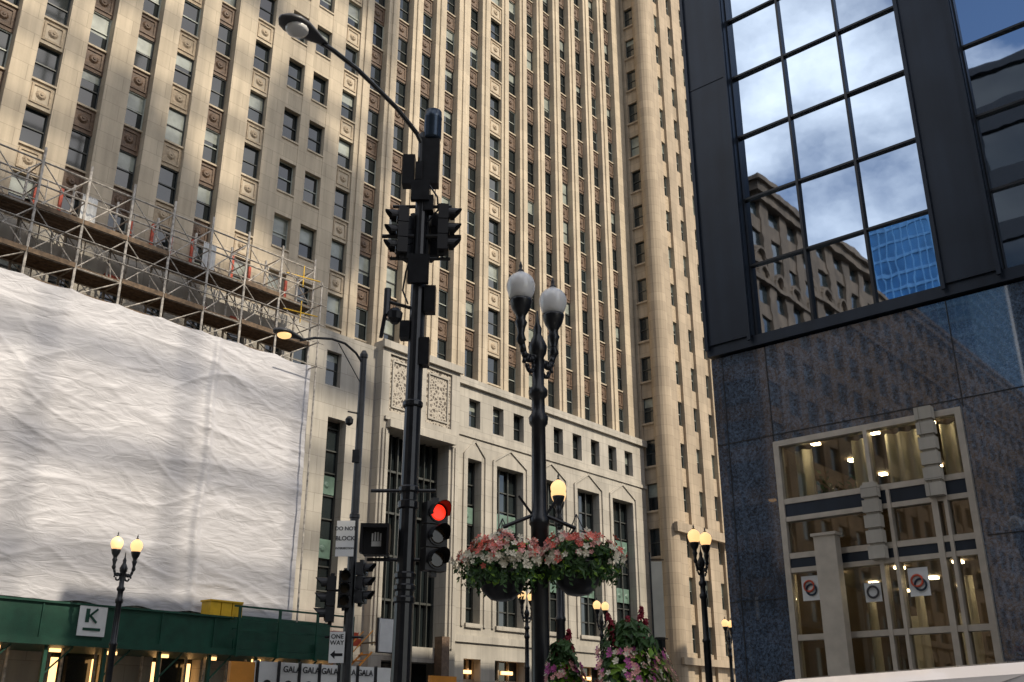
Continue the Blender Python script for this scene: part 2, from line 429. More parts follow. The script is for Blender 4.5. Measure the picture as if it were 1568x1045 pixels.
# ------------------------------------------------------------ scaffold + tarpaulin + canopy
sc=block('scaffolding')
s=MB();w=MB();nt_=MB()
posts=[8.6+2.1*i for i in range(11)]
A1=posts[-1]
levels=[6.2,8.2,10.3,12.4,14.5,16.6,18.7,20.0,22.1,23.2,24.3]
for a in posts:
    for b_ in(39.75,41.2):
        s.cyl((a,b_,0),(a,b_,25.0 if b_<40 else 24.6),.06,.06,6)
    for z in levels: s.cyl((a,39.75,z),(a,41.2,z),.035,.035,5)
for z in levels:
    for b_ in(39.75,41.2): s.cyl((8.4,b_,z),(A1,b_,z),.045,.045,5)
for i,a in enumerate(posts[:-1]):
    for z0,z1 in((16.6,18.7),(18.7,20.0),(20.0,22.1),(22.1,24.3)):
        s.cyl((a,39.75,z0),(a+2.1,39.75,z1),.028,.028,5)
        s.cyl((a,41.2,z1),(a+2.1,41.2,z0),.028,.028,5)
        if z0 in(20.0,22.1): s.cyl((a,39.75,z1),(a+2.1,39.75,z0),.028,.028,5)
    for z in(18.72,20.0,22.1):
        for k in range(5):
            w.box(a+.02,a+2.08,39.72+k*.3,39.98+k*.3,z+.03+.004*((i+k)%2),z+.09+.004*((i+k)%2))
        if random.random()<.75: w.box(a+.03,a+2.07,39.66,39.70,z-.02,z+.2)
    for z in(20.9,21.4): s.cyl((a,39.7,z),(a+2.1,39.7,z),.028,.028,5)
    s.cyl((a+.9,41.2,18.7),(a+.9,41.2,24.3),.03,.03,5)
    if i%3==1:
        for k in range(6):
            nt_.quad((a+.3+k*.12,40.9+.06*(k%2),22.3),(a+.42+k*.12,40.9+.06*((k+1)%2),22.3),(a+.42+k*.12,40.9+.06*((k+1)%2),24.1),(a+.3+k*.12,40.9+.06*(k%2),24.2))
for k in range(14):
    a=9.3+k*1.35
    s.cyl((a,40.0,20.1),(a+.25,41.1,22.0),.025,.025,5)
s.cyl((A1,39.0,6),(A1,39.0,23.4),.045,.045,6)
for z in(18.7,20.0,21.0,22.1,23.2):
    s.cyl((A1,38.9,z),(A1,41.2,z),.035,.035,5); s.cyl((A1-2.1,39.0,z),(A1+.4,39.0,z),.03,.03,5)
s.done('tubes_and_braces',M['steel'],sc); w.done('deck_planks',M['wood'],sc);nt_.done('debris_sheets',M['net'],sc)
y=MB()
for z in(20.9,22.9): y.cyl((A1-1.0,39.3,z),(A1-1.0,39.3,z+1.2),.03,.03,6);y.cyl((A1-2.0,39.4,z+.5),(A1,39.2,z+.6),.03,.03,6)
y.done('yellow_guard_rails',M['yellow'],sc)

tp=block('construction_tarpaulin')
me=bpy.data.meshes.new('sheeting');NA,NZ=300,190
vs=[];fs=[]
def ridge(x,y,z=0): 
    n=noise.noise(Vector((x,y,z))); return 1-min(1,abs(n)*2.6)
for j in range(NZ+1):
    for i in range(NA+1):
        a=8.5+(29.75-8.5)*i/NA
        ph=(a-8.6)/2.1
        ztop=18.95-.10*(math.sin(math.pi*(ph%1))**.8)+.10*noise.noise(Vector((a*.4,0,3)))
        zb=6.15+.12*noise.noise(Vector((a*.8,5,3)))
        t=j/NZ; z=zb+(ztop-zb)*t
        wq=.9*noise.noise(Vector((a*.2,z*.2,8)))
        q=a*.98+z*.18; r=-a*.18+z*.98+wq
        q2=a*.93-z*.37; r2=a*.37+z*.93+wq
        d=.14*noise.noise(Vector((a*.25,z*.3,0)))
        msk=.5+noise.noise(Vector((a*.3,z*.35,20)))
        m0=max(0,min(1,.35+1.3*noise.noise(Vector((a*.22,z*.22,31)))))
        d+=.08*ridge(q*.11,r*.42,1)**6*m0+.06*ridge(q2*.16+4,r2*.75,2)**5*max(0,msk)
        d+=.020*ridge(q*.5,r*1.7,7)**2*max(0,1-msk)+.020*ridge(q2*.8,r2*2.4,5)**2*max(0,msk)
        d+=.035*ridge(a*1.3,z*.3,9)**3*max(0,msk)*m0
        d+=.02*noise.noise(Vector((a*1.3,z*1.5,4)))
        for sm in(12.8,24.2):
            d+=.18*math.exp(-((a-sm-.08*math.sin(z*1.1))/.2)**2)
        d*=.35+.65*min(1,4*t*(1-t)+.3)
        vs.append((a,39.62-d,z))
for j in range(NZ):
    for i in range(NA):
        k=j*(NA+1)+i; fs.append((k,k+1,k+NA+2,k+NA+1))
me.from_pydata(vs,[],fs)
for p in me.polygons:p.use_smooth=True
me.materials.append(M['tarp'])
o=bpy.data.objects.new('sheeting',me);scene.collection.objects.link(o);o.parent=tp
t=MB()
for k in range(8):
    b0=39.62+k*.25
    t.quad((29.75+.06*(k%2),b0,6.2),(29.75+.06*((k+1)%2),b0+.25,6.2),(29.75+.06*((k+1)%2),b0+.25,18.8),(29.75+.06*(k%2),b0,18.8))
t.done('side_return',M['tarp'],tp)

cn=block('sidewalk_canopy')
g=MB();g.box(5,25.3,37.95,38.05,4.62,5.85)
for i in range(9): g.box(5+i*2.44,5.06+i*2.44,37.9,37.949,4.62,5.85)
g.box(5,25.36,37.85,38.1,5.852,5.93)
g.box(25.25,25.35,38.051,41.6,4.62,5.85)
g.box(5,32,37.7,41.6,4.35,4.6)
g.box(25.4,32,37.72,37.8,4.62,5.0)
for i in range(4): g.box(25.5+i*2.1,25.6+i*2.1,37.6,37.7,4.3,6.4)
for z in(5.4,5.85,6.35): g.box(25.4,32,37.82,37.88,z,z+.08)
g.box(25.4,32,39.5,39.6,4.62,6.2)
for i in range(12): g.box(6+i*2.3,6.14+i*2.3,37.9,38.04,0,4.34)
for i in range(11): g.cyl((6.07+i*2.3,37.97,3.3),(7.1+i*2.3,37.97,4.33),.04,.04,4)
g.done('green_plywood_and_posts',M['green'],cn)
wb=MB();wb.box(18.6,19.7,37.86,37.899,4.75,5.9);wb.done('white_notice',M['white'],cn)
q=MB();q.box(18.85,19.0,37.84,37.858,5.25,5.75);q.cyl((19.02,37.85,5.5),(19.3,37.85,5.75),.05,.05,4);q.cyl((19.02,37.85,5.5),(19.3,37.85,5.25),.05,.05,4);q.box(18.8,19.5,37.84,37.858,4.95,5.05);q.done('notice_symbol',M['green'],cn)
yb=MB()
for i in range(3): yb.box(24.5+i*.55,25.0+i*.55,38.3,39.0,5.93,6.55);yb.box(24.45+i*.55,25.0+i*.55,38.25,39.05,6.552,6.62)
yb.done('yellow_crates',M['yellow'],cn)
l=MB()
for i in range(10): l.box(6.9+i*2.3,7.3+i*2.3,39.3,39.45,4.22,4.34)
l.done('under_canopy_lights',M['warm'],cn)
st=block('shop_window_sign');x=MB();x.box(15.6,17.0,41.3,41.36,3.2,4.3);x.done('sign_board',M['curtain'],st)
text('LOVE',.5,(16.3,41.27,3.75),(R(90),0,0),M['red'],st)

# ------------------------------------------------------------ dark tower on the right
dt=block('dark_granite_office_tower')
G=MB()
G.wall(-40,13.35,0,11.4,24.1,24.6,[(6.8,11.65,-1,8.65)])
G.v=[(y,x,z) for (x,y,z) in G.v]
G.done('polished_granite_cladding',M['granite'],dt)
J=MB()
for bb in(13.0,11.66,6.75,2.2,-2.4): J.box(24.085,24.099,bb-.012,bb+.012,8.66 if bb<11.7 and bb>6.7 else 0,11.4)
J.box(24.084,24.098,-40,13.34,8.85,8.875)
J.box(24.084,24.098,11.67,13.34,4.6,4.62);J.box(24.084,24.098,-40,6.7,5.6,5.62)
J.done('granite_joints',M['black'],dt)
zl=[11.75]+[13.95+2.15*i for i in range(8)]
ZR=zl[-1]
B=MB();B.box(24.62,70,-40,13.3,8.7,ZR-.1)
B.box(24.62,70,-40,6.7,0,8.7);B.box(24.62,70,11.75,13.3,0,8.7);B.box(31,70,6.7,11.75,0,8.7)
B.box(23.95,24.62,-40,13.38,11.45,11.75)
B.done('core_walls',M['metal'],dt)
MT=MB();GL=MB();MU=MB()
bays=[(6.74,11.9),(0.14,5.3),(-6.46,-1.3),(-13.06,-7.9)]
prevb=13.38
for lo,hi in bays:
    MT.box(23.88,24.62,hi,prevb,11.752,ZR)
    MT.box(23.80,23.879,hi+.02,hi+.12,11.6,ZR);MT.box(23.80,23.879,prevb-.12,prevb-.02,11.6,ZR)
    for z in (20.4,): MT.box(23.86,23.879,hi+.12,prevb-.12,z,z+.04)
    n=3
    for i in range(n):
        y0=lo+(hi-lo)*i/n;y1=lo+(hi-lo)*(i+1)/n
        for j in range(len(zl)-1):
            t1=random.uniform(-.014,.014);t2=random.uniform(-.014,.014)
            GL.quad((24.2+t1,y0,zl[j]),(24.2-t1,y1,zl[j]),(24.2-t1+t2,y1,zl[j+1]),(24.2+t1+t2,y0,zl[j+1]))
    for i in range(n+1):
        y0=lo+(hi-lo)*i/n; MU.box(24.08,24.22,y0-.035,y0+.035,11.75,ZR)
    for z in zl: MU.box(24.10,24.215,lo,hi,z-.03,z+.03)
    prevb=lo
MT.box(23.88,24.62,-40,prevb,11.752,ZR)
MT.box(23.88,70,-40,13.38,ZR,ZR+.5)
MT.done('metal_piers',M['metal'],dt);GL.done('reflective_panes',M['mirror'],dt);MU.done('mullions',M['black'],dt)
sd=MB()
for i in range(12): sd.box(24.9+i*3.9,25.8+i*3.9,13.302,13.5,0,ZR)
for i in range(7): sd.box(24.9,70,13.302,13.42,i*3.9+3,i*3.9+4)
sd.done('side_cladding',M['granite'],dt)
E=MB()
E.box(24.0,24.3,6.8,6.95,0,8.65);E.box(24.0,24.3,11.5,11.65,0,8.65);E.box(24.0,24.3,6.95,11.5,8.5,8.65)
for z,h in((6.95,.14),(6.5,.12),(5.55,.14),(5.2,.12),(3.55,.14)): E.box(24.02,24.28,6.95,11.5,z,z+h)
for bb,wv in((9.15,.1),(7.72,.14)): E.box(23.99,24.29,bb-wv/2,bb+wv/2,0,8.5)
E.box(23.97,24.29,7.42,7.5,0,6.95)
E.box(23.97,24.29,8.74,8.82,0,6.95)
E.box(23.55,23.85,10.05,10.6,0,5.95); E.box(23.5,23.88,10.0,10.65,5.95,6.02)
E.done('entrance_frames',M['silver'],dt)
D=MB()
for bb,z0,z1 in((9.15,5.3,7.1),(7.6,6.6,8.5)):
    z=z0;k=0
    while z<z1:
        wv=.2 if k%2==0 else .15
        D.box(23.75 if k%2==0 else 23.8,23.98,bb-wv,bb+wv,z,z+(.3 if k%2==0 else .07)); z+=.3 if k%2==0 else .07; k+=1
D.done('stacked_stone_ornament',M['limeb'],dt)
DK=MB();DK.box(24.05,24.26,6.95,11.5,6.622,6.948);DK.box(24.05,24.26,6.95,11.5,5.322,5.548);DK.done('dark_transoms',M['metal'],dt)
C=MB();C.box(24.15,24.17,6.95,11.5,0,8.5);C.done('entrance_glass',M['clear'],dt)
I=MB();I.box(30.8,30.95,6.75,11.7,0,8.65);I.box(24.65,30.8,6.72,6.76,0,8.65);I.box(24.65,30.8,11.68,11.72,0,8.65);I.box(24.65,30.8,6.76,11.68,8.6,8.66)
I.box(24.6,30.8,6.76,11.68,5.25,5.5)
I.done('lobby_walls',M['interior'],dt)
fu=MB()
for bb in(7.3,8.3,9.6,10.9):
    fu.box(29.5,30.7,bb-.3,bb+.3,0,2.2);fu.cyl((27.5,bb,0),(27.5,bb,5.2),.12,.12,10)
    fu.box(30.6,30.79,bb-.3,bb+.3,2.6,4.6)
fu.done('lobby_columns_and_furniture',M['curtain'],dt)
pl=MB()
for bb in(10.0,10.9,8.3):
    for i in range(160):
        c=Vector((25.4+random.gauss(0,.15),bb+random.gauss(0,.22),7.05+abs(random.gauss(0,.35))))
        n_=Vector((random.gauss(0,1),random.gauss(0,1),random.gauss(0,1))).normalized();q_=n_.orthogonal().normalized()*.1;s_=n_.cross(q_).normalized()*.04
        pl.quad(tuple(c-q_),tuple(c+s_),tuple(c+q_),tuple(c-s_))
pl.done('lobby_plants',M['leaf'],dt)
cu=MB()
for lo,hi in((7.8,8.95),(10.9,11.4),(7.0,7.55),(9.35,9.8)):
    n=60
    f=lambda y:24.75+.08*math.sin(y*19)
    for i in range(n):
        y0=lo+(hi-lo)*i/n;y1=lo+(hi-lo)*(i+1)/n
        cu.quad((f(y0),y0,6.98),(f(y1),y1,6.98),(f(y1),y1,8.5),(f(y0),y0,8.5))
cu.done('curtains',M['curtain'],dt,True)
lw=MB()
for bb in(7.6,9.0,10.6):
    for aa in(24.45,26.8,29): lw.box(aa,aa+.2,bb,bb+.2,8.52,8.58); lw.box(aa+.4,aa+.65,bb,bb+.2,5.18,5.24)
lw.done('lobby_lights',M['lobbyl'],dt)
wb=MB();wb.box(24.135,24.142,8.15,8.62,4.4,5.05);wb.box(24.135,24.142,10.85,11.3,4.5,5.1);wb.box(24.135,24.142,9.3,9.7,4.35,4.8);wb.done('door_notices',M['white'],dt)
for bb,zz,mm in((8.42,4.75,'red'),(8.35,4.66,'steelblk'),(11.1,4.85,'red'),(11.05,4.76,'steelblk'),(9.5,4.58,'grey')):
    bpy.ops.mesh.primitive_torus_add(major_radius=.13,minor_radius=.025,major_segments=20,minor_segments=6)
    o=bpy.context.object;o.name='ring_logo';o.data.materials.append(M[mm]);o.parent=dt;o.location=(24.11,bb,zz);o.rotation_euler=(0,R(90),0)

# ------------------------------------------------------------ surrounding buildings (seen in reflections), plus an added unseen sun blocker
def framebuilding(name,a0,a1,b0,b1,zt,pitch,pw,fh,sh,wallm,glassm,cornice=True,zb=0):
    e=block(name);Wl=MB();Gl=MB()
    Gl.box(a0+.4,a1-.4,b0+.4,b1-.4,zb,zt-.5)
    for (f0,f1,ax) in((a0,a1,'x0'),(a0,a1,'x1'),(b0,b1,'y0'),(b0,b1,'y1')):
        n=max(1,round((f1-f0-pw)/pitch));p=(f1-f0-pw)/n
        for i in range(n+1):
            u=f0+i*p
            if ax[0]=='x':
                yb=(b0,b0+.5) if ax[1]=='0' else(b1-.5,b1); Wl.box(u,u+pw,yb[0],yb[1],zb,zt)
            else:
                xb=(a0,a0+.5) if ax[1]=='0' else(a1-.5,a1)
                if 0<i<n: Wl.box(xb[0],xb[1],u,u+pw,zb,zt)
        z=zb
        while z<zt:
            z1=min(z+sh,zt)
            if ax[0]=='x':
                yb=(b0+.15,b0+.45) if ax[1]=='0' else(b1-.45,b1-.15); Wl.box(a0+.2,a1-.2,yb[0],yb[1],z,z1)
            else:
                xb=(a0+.15,a0+.45) if ax[1]=='0' else(a1-.45,a1-.15); Wl.box(xb[0],xb[1],b0+.46,b1-.46,z,z1)
            z+=fh
    Wl.box(a0+.1,a1-.1,b0+.1,b1-.1,zt-.5,zt)
    if cornice:
        Wl.box(a0-.9,a1+.9,b0-.9,b1+.9,zt,zt+.6);Wl.box(a0-.5,a1+.5,b0-.5,b1+.5,zt-1.0,zt-.002)
        Wl.box(a0-.3,a1+.3,b0-.3,b1+.3,zt-9,zt-8.5);Wl.box(a0-.3,a1+.3,b0-.3,b1+.3,10,10.6)
    Wl.done('walls',M[wallm],e);Gl.done('glazing',M[glassm],e)
    return e
sb=framebuilding('ornate_stone_building',-150,-37,42,62,55,4.2,1.7,4.2,1.6,'cloudstone','wglass')
ar=MB()
for i in range(26):
    u=-37-2.95-i*4.19
    for k in range(8):
        t0=math.pi*k/8;t1=math.pi*(k+1)/8
        ar.cyl((u+1.25*math.cos(t0),41.95,46.5+1.6*math.sin(t0)),(u+1.25*math.cos(t1),41.95,46.5+1.6*math.sin(t1)),.3,.3,5)
ar.done('window_arches',M['cloudstone'],sb)
framebuilding('blue_glass_tower',-185,-155,52,72,104,1.6,.18,3.6,.7,'bluefr','blueglass',False)
framebuilding('dark_office_building',-60,-10.8,-45,13,40,4.4,1.3,4.0,1.2,'darkwall','wglass',False)
uf=framebuilding('sun_gobo_tower',20,54,-66,-44.5,60,3.4,1.5,4.0,1.6,'tan','wglass',False)  # added out of view to break the sun into patches on the facade
u=MB()
random.seed(11)
c_=1.1;nx,nz=31,76
u.box(20,54,-66,-65.6,60,62)
for i in range(0,nx+1,6):
    u.box(20+i*c_,20.3+i*c_,-46,-45.5,60,60+nz*c_)
for j in range(0,nz+1,4): u.box(20,53.9,-46.0,-45.3,59.95+j*c_,60.15+j*c_)
for j in range(31,nz):  # added panels and gaps shape the dappled sun on the limestone tower
    for i in range(nx):
        v=math.sin(i*.62+j*.20)+.9*math.sin(j*.34-i*.16+1)+.7*noise.noise(Vector((i*.25+.37,j*.22+.21,2.7)))
        if v<-.05: u.box(20+i*c_,20+(i+1)*c_,-45.3,-45.1,60+j*c_,60+(j+1)*c_)
u.done('gobo_panels',M['tan'],uf)
random.seed(5)

# ------------------------------------------------------------ ground
gr=MB();gr.box(-900,900,-900,900,-.5,0);
g0=gr.done('ground',M['asphalt'],None)
def slab(name,x0,x1,y0,y1):
    e=MB();e.box(x0,x1,y0,y1,.004,.14); o=e.done(name,M['walk'],None);o.rotation_euler=(0,0,ROT)
slab('pavement',-200,200,35,41.1)
slab('pavement',19,200,-100,19)
slab('pavement',-200,-6,-100,19)
slab('median_island',7.5,12.8,-30,12.5)
mk=MB()
for i in range(12): mk.box(13.3,18.6,-29+i*4.0,-27.5+i*4,.0035,.008)
for i in range(9): mk.box(-5+i*1.6+.0,-4.2+i*1.6,20.5,24,.0035,.008)
for i in range(40): 
    if not 0<i*6-60<22: mk.box(-60+i*6,-57+i*6,26.9,27.05,.0035,.008)
o=mk.done('road_markings',M['paint'],None);o.rotation_euler=(0,0,ROT)

# ------------------------------------------------------------ street furniture
AD=Vector((.656,.755,0))
def ab(a,b): return(a*CA-b*SA,a*SA+b*CA)
def twinlamp(x,y,lit,base=0.0,dirv=AD,half=.40):
    e=empty('street_lamp',(x,y,base))
    p=MB()
    p.lathe([(.28,0),(.28,.25),(.22,.3),(.24,.7),(.17,.85),(.15,1.6),(.16,1.65),(.13,1.75),(.125,4.3),(.15,4.33),(.15,4.4),(.115,4.45),(.105,5.8),(.14,5.85),(.15,5.95),(.105,6.02),(.10,6.25),(.145,6.3),(.15,6.38),(.095,6.45),(.085,6.9),(.13,6.98),(.15,7.1),(.1,7.22),(.06,7.3),(.07,7.4),(.03,7.5),(.012,7.7)],seg=14)
    d=dirv.normalized()
    for s_ in(-1,1):
        path=[]
        for t in range(9):
            q=t/8; rr=half*(.1+.9*math.sin(q*math.pi/2)); z=6.95-.2*math.sin(q*math.pi)+.40*q*q
            path.append(tuple(d*rr*s_+Vector((0,0,z))))
        p.tube(path,.05,7)
        sc_=[]
        for t in range(12):
            q=t/11*math.pi*2; rad=.17-.008*t
            sc_.append(tuple(d*(s_*(.2+rad*math.cos(q)*.8))+Vector((0,0,6.75+rad*math.sin(q)))))
        p.tube(sc_,.035,5)
        c=d*half*s_
        p.lathe([(.03,7.02),(.08,7.1),(.05,7.2),(.07,7.3),(.10,7.38),(.07,7.44),(.08,7.5),(.14,7.6),(.175,7.72),(.18,7.76)],(c.x,c.y,0),14)
        p.lathe([(.05,8.22),(.055,8.26),(.02,8.30),(.03,8.34),(.008,8.42)],(c.x,c.y,0),8)
    p.done('cast_iron_post',M['black'],e,True)
    g=MB()
    for s_ in(-1,1):
        c=d*half*s_
        g.lathe([(.15,7.765),(.19,7.84),(.222,7.95),(.225,8.03),(.20,8.11),(.15,8.17),(.10,8.20),(.05,8.24)],(c.x,c.y,0),18)
    g.done('globes',M['globelit' if lit else 'globe'],e,True)
    return e
near=twinlamp(.40,14.5,False)
for (x,y) in((-14.6,38),(6.85,36.5),(5.1,58.7),(.78,54)):
    twinlamp(x,y,True)
twinlamp(1.36,28.8,True,dirv=Vector((.05,1,0)))
for a in(62,76): twinlamp(*ab(a,34.6),True)
for a in(44,58): twinlamp(*ab(a,18.8),True)

def petals(B,c,n,r):
    n=n.normalized(); up=Vector((0,0,1)) if abs(n.z)<.9 else Vector((1,0,0))
    x=n.cross(up).normalized();y=x.cross(n); k=5;ro=random.random()*6
    for i in range(k):
        t=ro+2*math.pi*i/k;t1=t-.5;t2=t+.5
        p1=c+(x*math.cos(t1)+y*math.sin(t1))*r*.75+n*r*.25
        p2=c+(x*math.cos(t)+y*math.sin(t))*r*1.05+n*r*.38
        p3=c+(x*math.cos(t2)+y*math.sin(t2))*r*.75+n*r*.25
        B.quad(tuple(c),tuple(p1),tuple(p2),tuple(p3))
def leaf(B,c,n,r):
    n=n.normalized(); q=Vector((random.gauss(0,1),random.gauss(0,1),random.gauss(0,1))).cross(n).normalized();s2=n.cross(q)
    B.quad(tuple(c-q*r),tuple(c+s2*r*.45+n*r*.15),tuple(c+q*r),tuple(c-s2*r*.45+n*r*.15))
def done_nr(B,name,m,par):
    me=bpy.data.meshes.new(name);me.from_pydata([tuple(v) for v in B.v],[],B.f);me.materials.append(m)
    o=bpy.data.objects.new(name,me);scene.collection.objects.link(o);o.parent=par
def basket(x,y,z):
    e=empty('hanging_flower_basket',(x,y,z))
    b=MB();b.lathe([(.06,-.55),(.16,-.53),(.28,-.42),(.35,-.25),(.38,-.1),(.36,-.08)],seg=18)
    b.lathe([(.39,-.13),(.40,-.11),(.39,-.07)],seg=18)
    for k in range(3):
        t=k*2.1+.4; b.cyl((.37*math.cos(t),.37*math.sin(t),-.1),(0,0,.62),.008,.008,4)
    b.done('bowl',M['black'],e,True)
    Bs={k:MB() for k in('leaf','leaf2','coral','pink','cream')}
    for i in range(2200):
        u=random.uniform(-.35,1);t=random.random()*6.283;rr=math.sqrt(max(0,1-max(u,0)**2))
        n=Vector((rr*math.cos(t),rr*math.sin(t),u*.7))
        q=random.uniform(.6,1.04)*(1+.3*noise.noise(n*2.3+Vector((x*5,y,0))))
        c=Vector((n.x*.60*q,n.y*.56*q,n.z*.48*q+(-.08)-(.2*random.random() if u<.1 else 0)))
        leaf(Bs['leaf' if random.random()<.84 else 'leaf2'],c,n+Vector((random.gauss(0,.5),random.gauss(0,.5),random.gauss(0,.5))),random.uniform(.035,.07))
    for i in range(460):
        u=random.uniform(-.2,1);t=random.random()*6.283;rr=math.sqrt(max(0,1-max(u,0)**2))
        n=Vector((rr*math.cos(t),rr*math.sin(t),u*.7))
        cl=noise.noise(n*2.5+Vector((x*9,3,0)))
        if cl<-.18: continue
        q=random.uniform(.96,1.14)*(1+.3*noise.noise(n*2.3+Vector((x*5,y,0))))
        c=Vector((n.x*.62*q,n.y*.58*q,n.z*.52*q-.06))
        k='cream' if (u<.3 and random.random()<.75) or random.random()<.28 else('coral' if random.random()<.55 else 'pink')
        petals(Bs[k],c,n+Vector((random.gauss(0,.3),random.gauss(0,.3),random.gauss(0,.3))),random.uniform(.04,.065))
    for i in range(24):
        t=random.random()*6.283;L_=random.uniform(.1,.28)
        for k in range(5):
            c=Vector((.48*math.cos(t),.48*math.sin(t),-.2-L_*k/4)); leaf(Bs['leaf'],c,Vector((math.cos(t),math.sin(t),.2)),.045)
    nm={'leaf':'foliage','leaf2':'bright_foliage','coral':'coral_petals','pink':'pink_petals','cream':'cream_petals'}
    for k in Bs: done_nr(Bs[k],nm[k],M[k],e)
basket(-.14,14.42,3.78);basket(.94,14.5,3.86)
br=MB()
for sx in(-1,1):
    br.cyl((0,0,4.5),(sx*.53,-.05*-sx,4.28),.03,.03,6); br.cyl((0,0,3.6),(sx*.5,0,4.25),.018,.018,5)
    br.cyl((sx*.05,0,4.4),(sx*.3,0,4.75),.02,.02,5)
br.done('basket_brackets',M['black'],near)

def planter(x,y,top,wd,rng):
    random.seed(rng)
    e=empty('flower_planter',(x,y,.14))
    b=MB();b.lathe([(.34,0),(.34,.12),(.2,.2),(.17,.9),(.2,1.0),(.42,1.3),(.5,1.55),(.54,1.58),(.54,1.64),(.48,1.65)],seg=20)
    b.done('urn',M['stonepot'],e,True)
    Bs={k:MB() for k in('leaf','leaf2','crimson','pink','purple','cream')}
    h=top-1.75
    for i in range(2800):
        t=random.random()*6.283;u=random.random()**1.4
        r_=wd*math.sqrt(random.random())*(1-u*.55)*(1+.35*math.sin(t*3+u*5))
        c=Vector((r_*math.cos(t),r_*math.sin(t),1.55+h*u*.95))
        sec='leaf2' if (random.random()<(.65 if math.cos(t-5.6)>.2 else .2)) and u<.7 else 'leaf'
        leaf(Bs[sec],c,Vector((math.cos(t),math.sin(t),random.uniform(0,1))),random.uniform(.04,.11))
    for i in range(320):
        t=random.random()*6.283;u=random.uniform(0,.65);r_=wd*1.08*(1-u*.6)*(1+.35*math.sin(t*3+u*5))
        c=Vector((r_*math.cos(t),r_*math.sin(t),1.6+h*u))
        petals(Bs[random.choice(['pink','pink','purple','purple','cream'])],c,Vector((math.cos(t),math.sin(t),.5)),random.uniform(.03,.055))
    for i in range(7):
        ax=random.uniform(-.35,.35)*wd;ay=random.uniform(-.4,.4)*wd;hh=h*random.uniform(.8,1.08)
        for k in range(70):
            q=k/70;rr=.06*(1-q)+.015;t=random.random()*6.283
            c=Vector((ax*(1+.6*q)+rr*math.cos(t),ay+rr*math.sin(t),1.6+hh*(.68+.36*q)))
            leaf(Bs['crimson'],c,Vector((math.cos(t),math.sin(t),.6)),.045)
    for k in Bs: done_nr(Bs[k],k+'_growth',M[k],e)
planter(1.48,13.1,2.92,.50,3);planter(.68,13.9,2.72,.27,4)

def signal(par,x,y,z,yaw,lit=None,sc_=1.0,n=3):
    e=bpy.data.objects.new('signal_head',None);scene.collection.objects.link(e);e.parent=par;e.location=(x,y,z);e.rotation_euler=(0,0,yaw);e.scale=(sc_,)*3
    b=MB();l=MB();r=MB()
    for i in range(n):
        zc=(i-(n-1)/2)*.30
        b.box(-.15,.15,-.08,.1,zc-.142,zc+.142)
        b.cyl((0,-.08,zc),(0,-.10,zc),.125,.125,16)
        (r if lit==i else l).cyl((0,-.101,zc),(0,-.108,zc),.105,.09,16)
        seg=12
        for k in range(seg):
            t0=-.35+ (math.pi+.7)*k/seg;t1=-.35+(math.pi+.7)*(k+1)/seg
            for ro in(.12,.128):
                b.quad((ro*math.cos(t0),-.1,zc+ro*math.sin(t0)),(ro*math.cos(t1),-.1,zc+ro*math.sin(t1)),
                   (ro*math.cos(t1),-.1-.10-.12*max(0,math.sin(t1)),zc+ro*math.sin(t1)),(ro*math.cos(t0),-.1-.10-.12*max(0,math.sin(t0)),zc+ro*math.sin(t0)))
    b.box(-.04,.04,-.02,.06,-.15*n-.06,-.15*n+.01);b.box(-.04,.04,-.02,.06,.15*n-.01,.15*n+.06)
    b.done('housing',M['signalblk'],e);l.done('lenses',M['lens'],e);r.done('lit_lens',M['redlens'],e)
    return e
def cobra(B,G,end,d):
    d=d.normalized();s_=Vector((-d.y,d.x,0));end=Vector(end)
    prof=[(0,.05,.04),(.12,.08,.07),(.25,.13,.09),(.42,.19,.11),(.58,.20,.11),(.70,.15,.09),(.78,.05,.04)]
    rings=[]
    for (t,w_,h_) in prof:
        rings.append([tuple(end+d*t+s_*w_*math.cos(q)+Vector((0,0,h_*math.sin(q)*(1 if math.sin(q)>0 else .35)+.02))) for q in[2*math.pi*k/12 for k in range(12)]])
    pts=[p for r_ in rings for p in r_];fs=[]
    for j in range(len(rings)-1):
        for i in range(12):
            k=(i+1)%12;fs.append((j*12+i,j*12+k,(j+1)*12+k,(j+1)*12+i))
    fs.append(tuple(range(12)));fs.append(tuple(range(len(pts)-12,len(pts))))
    B.add(pts,fs)
    c=end+d*.5
    G.lathe([(.16,-.005),(.16,-.03),(.14,-.06),(.09,-.085),(.02,-.095)],tuple(c),14)
ms=empty('traffic_signal_mast',(-1.39,13.0,.14)); ms.rotation_euler=(0,R(.35),0)
p=MB()
p.lathe([(.26,0),(.26,.3),(.18,.4),(.135,1.0),(.12,3.0),(.115,4.1),(.14,4.12),(.14,4.2),(.112,4.22),(.10,7.2),(.085,9.75),(.07,9.85)],seg=14)
for z in(2.9,3.05,3.2,4.32,5.5,7.4): p.lathe([(.125,z),(.14,z+.02),(.14,z+.07),(.125,z+.09)],seg=14)
d=Vector((-.656,-.755,0))
arm=[(0,9.6),(.15,9.78),(.33,9.88),(.6,10.02),(.93,10.13),(1.35,10.26),(1.8,10.33),(2.0,10.34)]
p.tube([tuple(d*t+Vector((0,0,z))) for t,z in arm],.035,8)
p.cyl((.1,0,1.0),(.1,.02,9.2),.02,.02,6)
hb=MB();hg=MB();cobra(hb,hg,tuple(d*1.95+Vector((0,0,10.33))),d)
p.box(.02,.24,-.1,.1,8.95,9.72); p.box(-.3,-.12,-.08,.1,8.95,9.45);p.box(-.15,.12,-.14,-.05,8.65,8.98);p.box(-.1,.0,-.12,.1,9.0,9.3)
p.cyl((-.55,-.02,8.1),(.6,-.02,8.1),.03,.03,6);p.cyl((-.42,0,7.75),(.45,0,7.75),.025,.025,6);p.cyl((-.42,0,8.6),(.45,0,8.6),.025,.025,6)
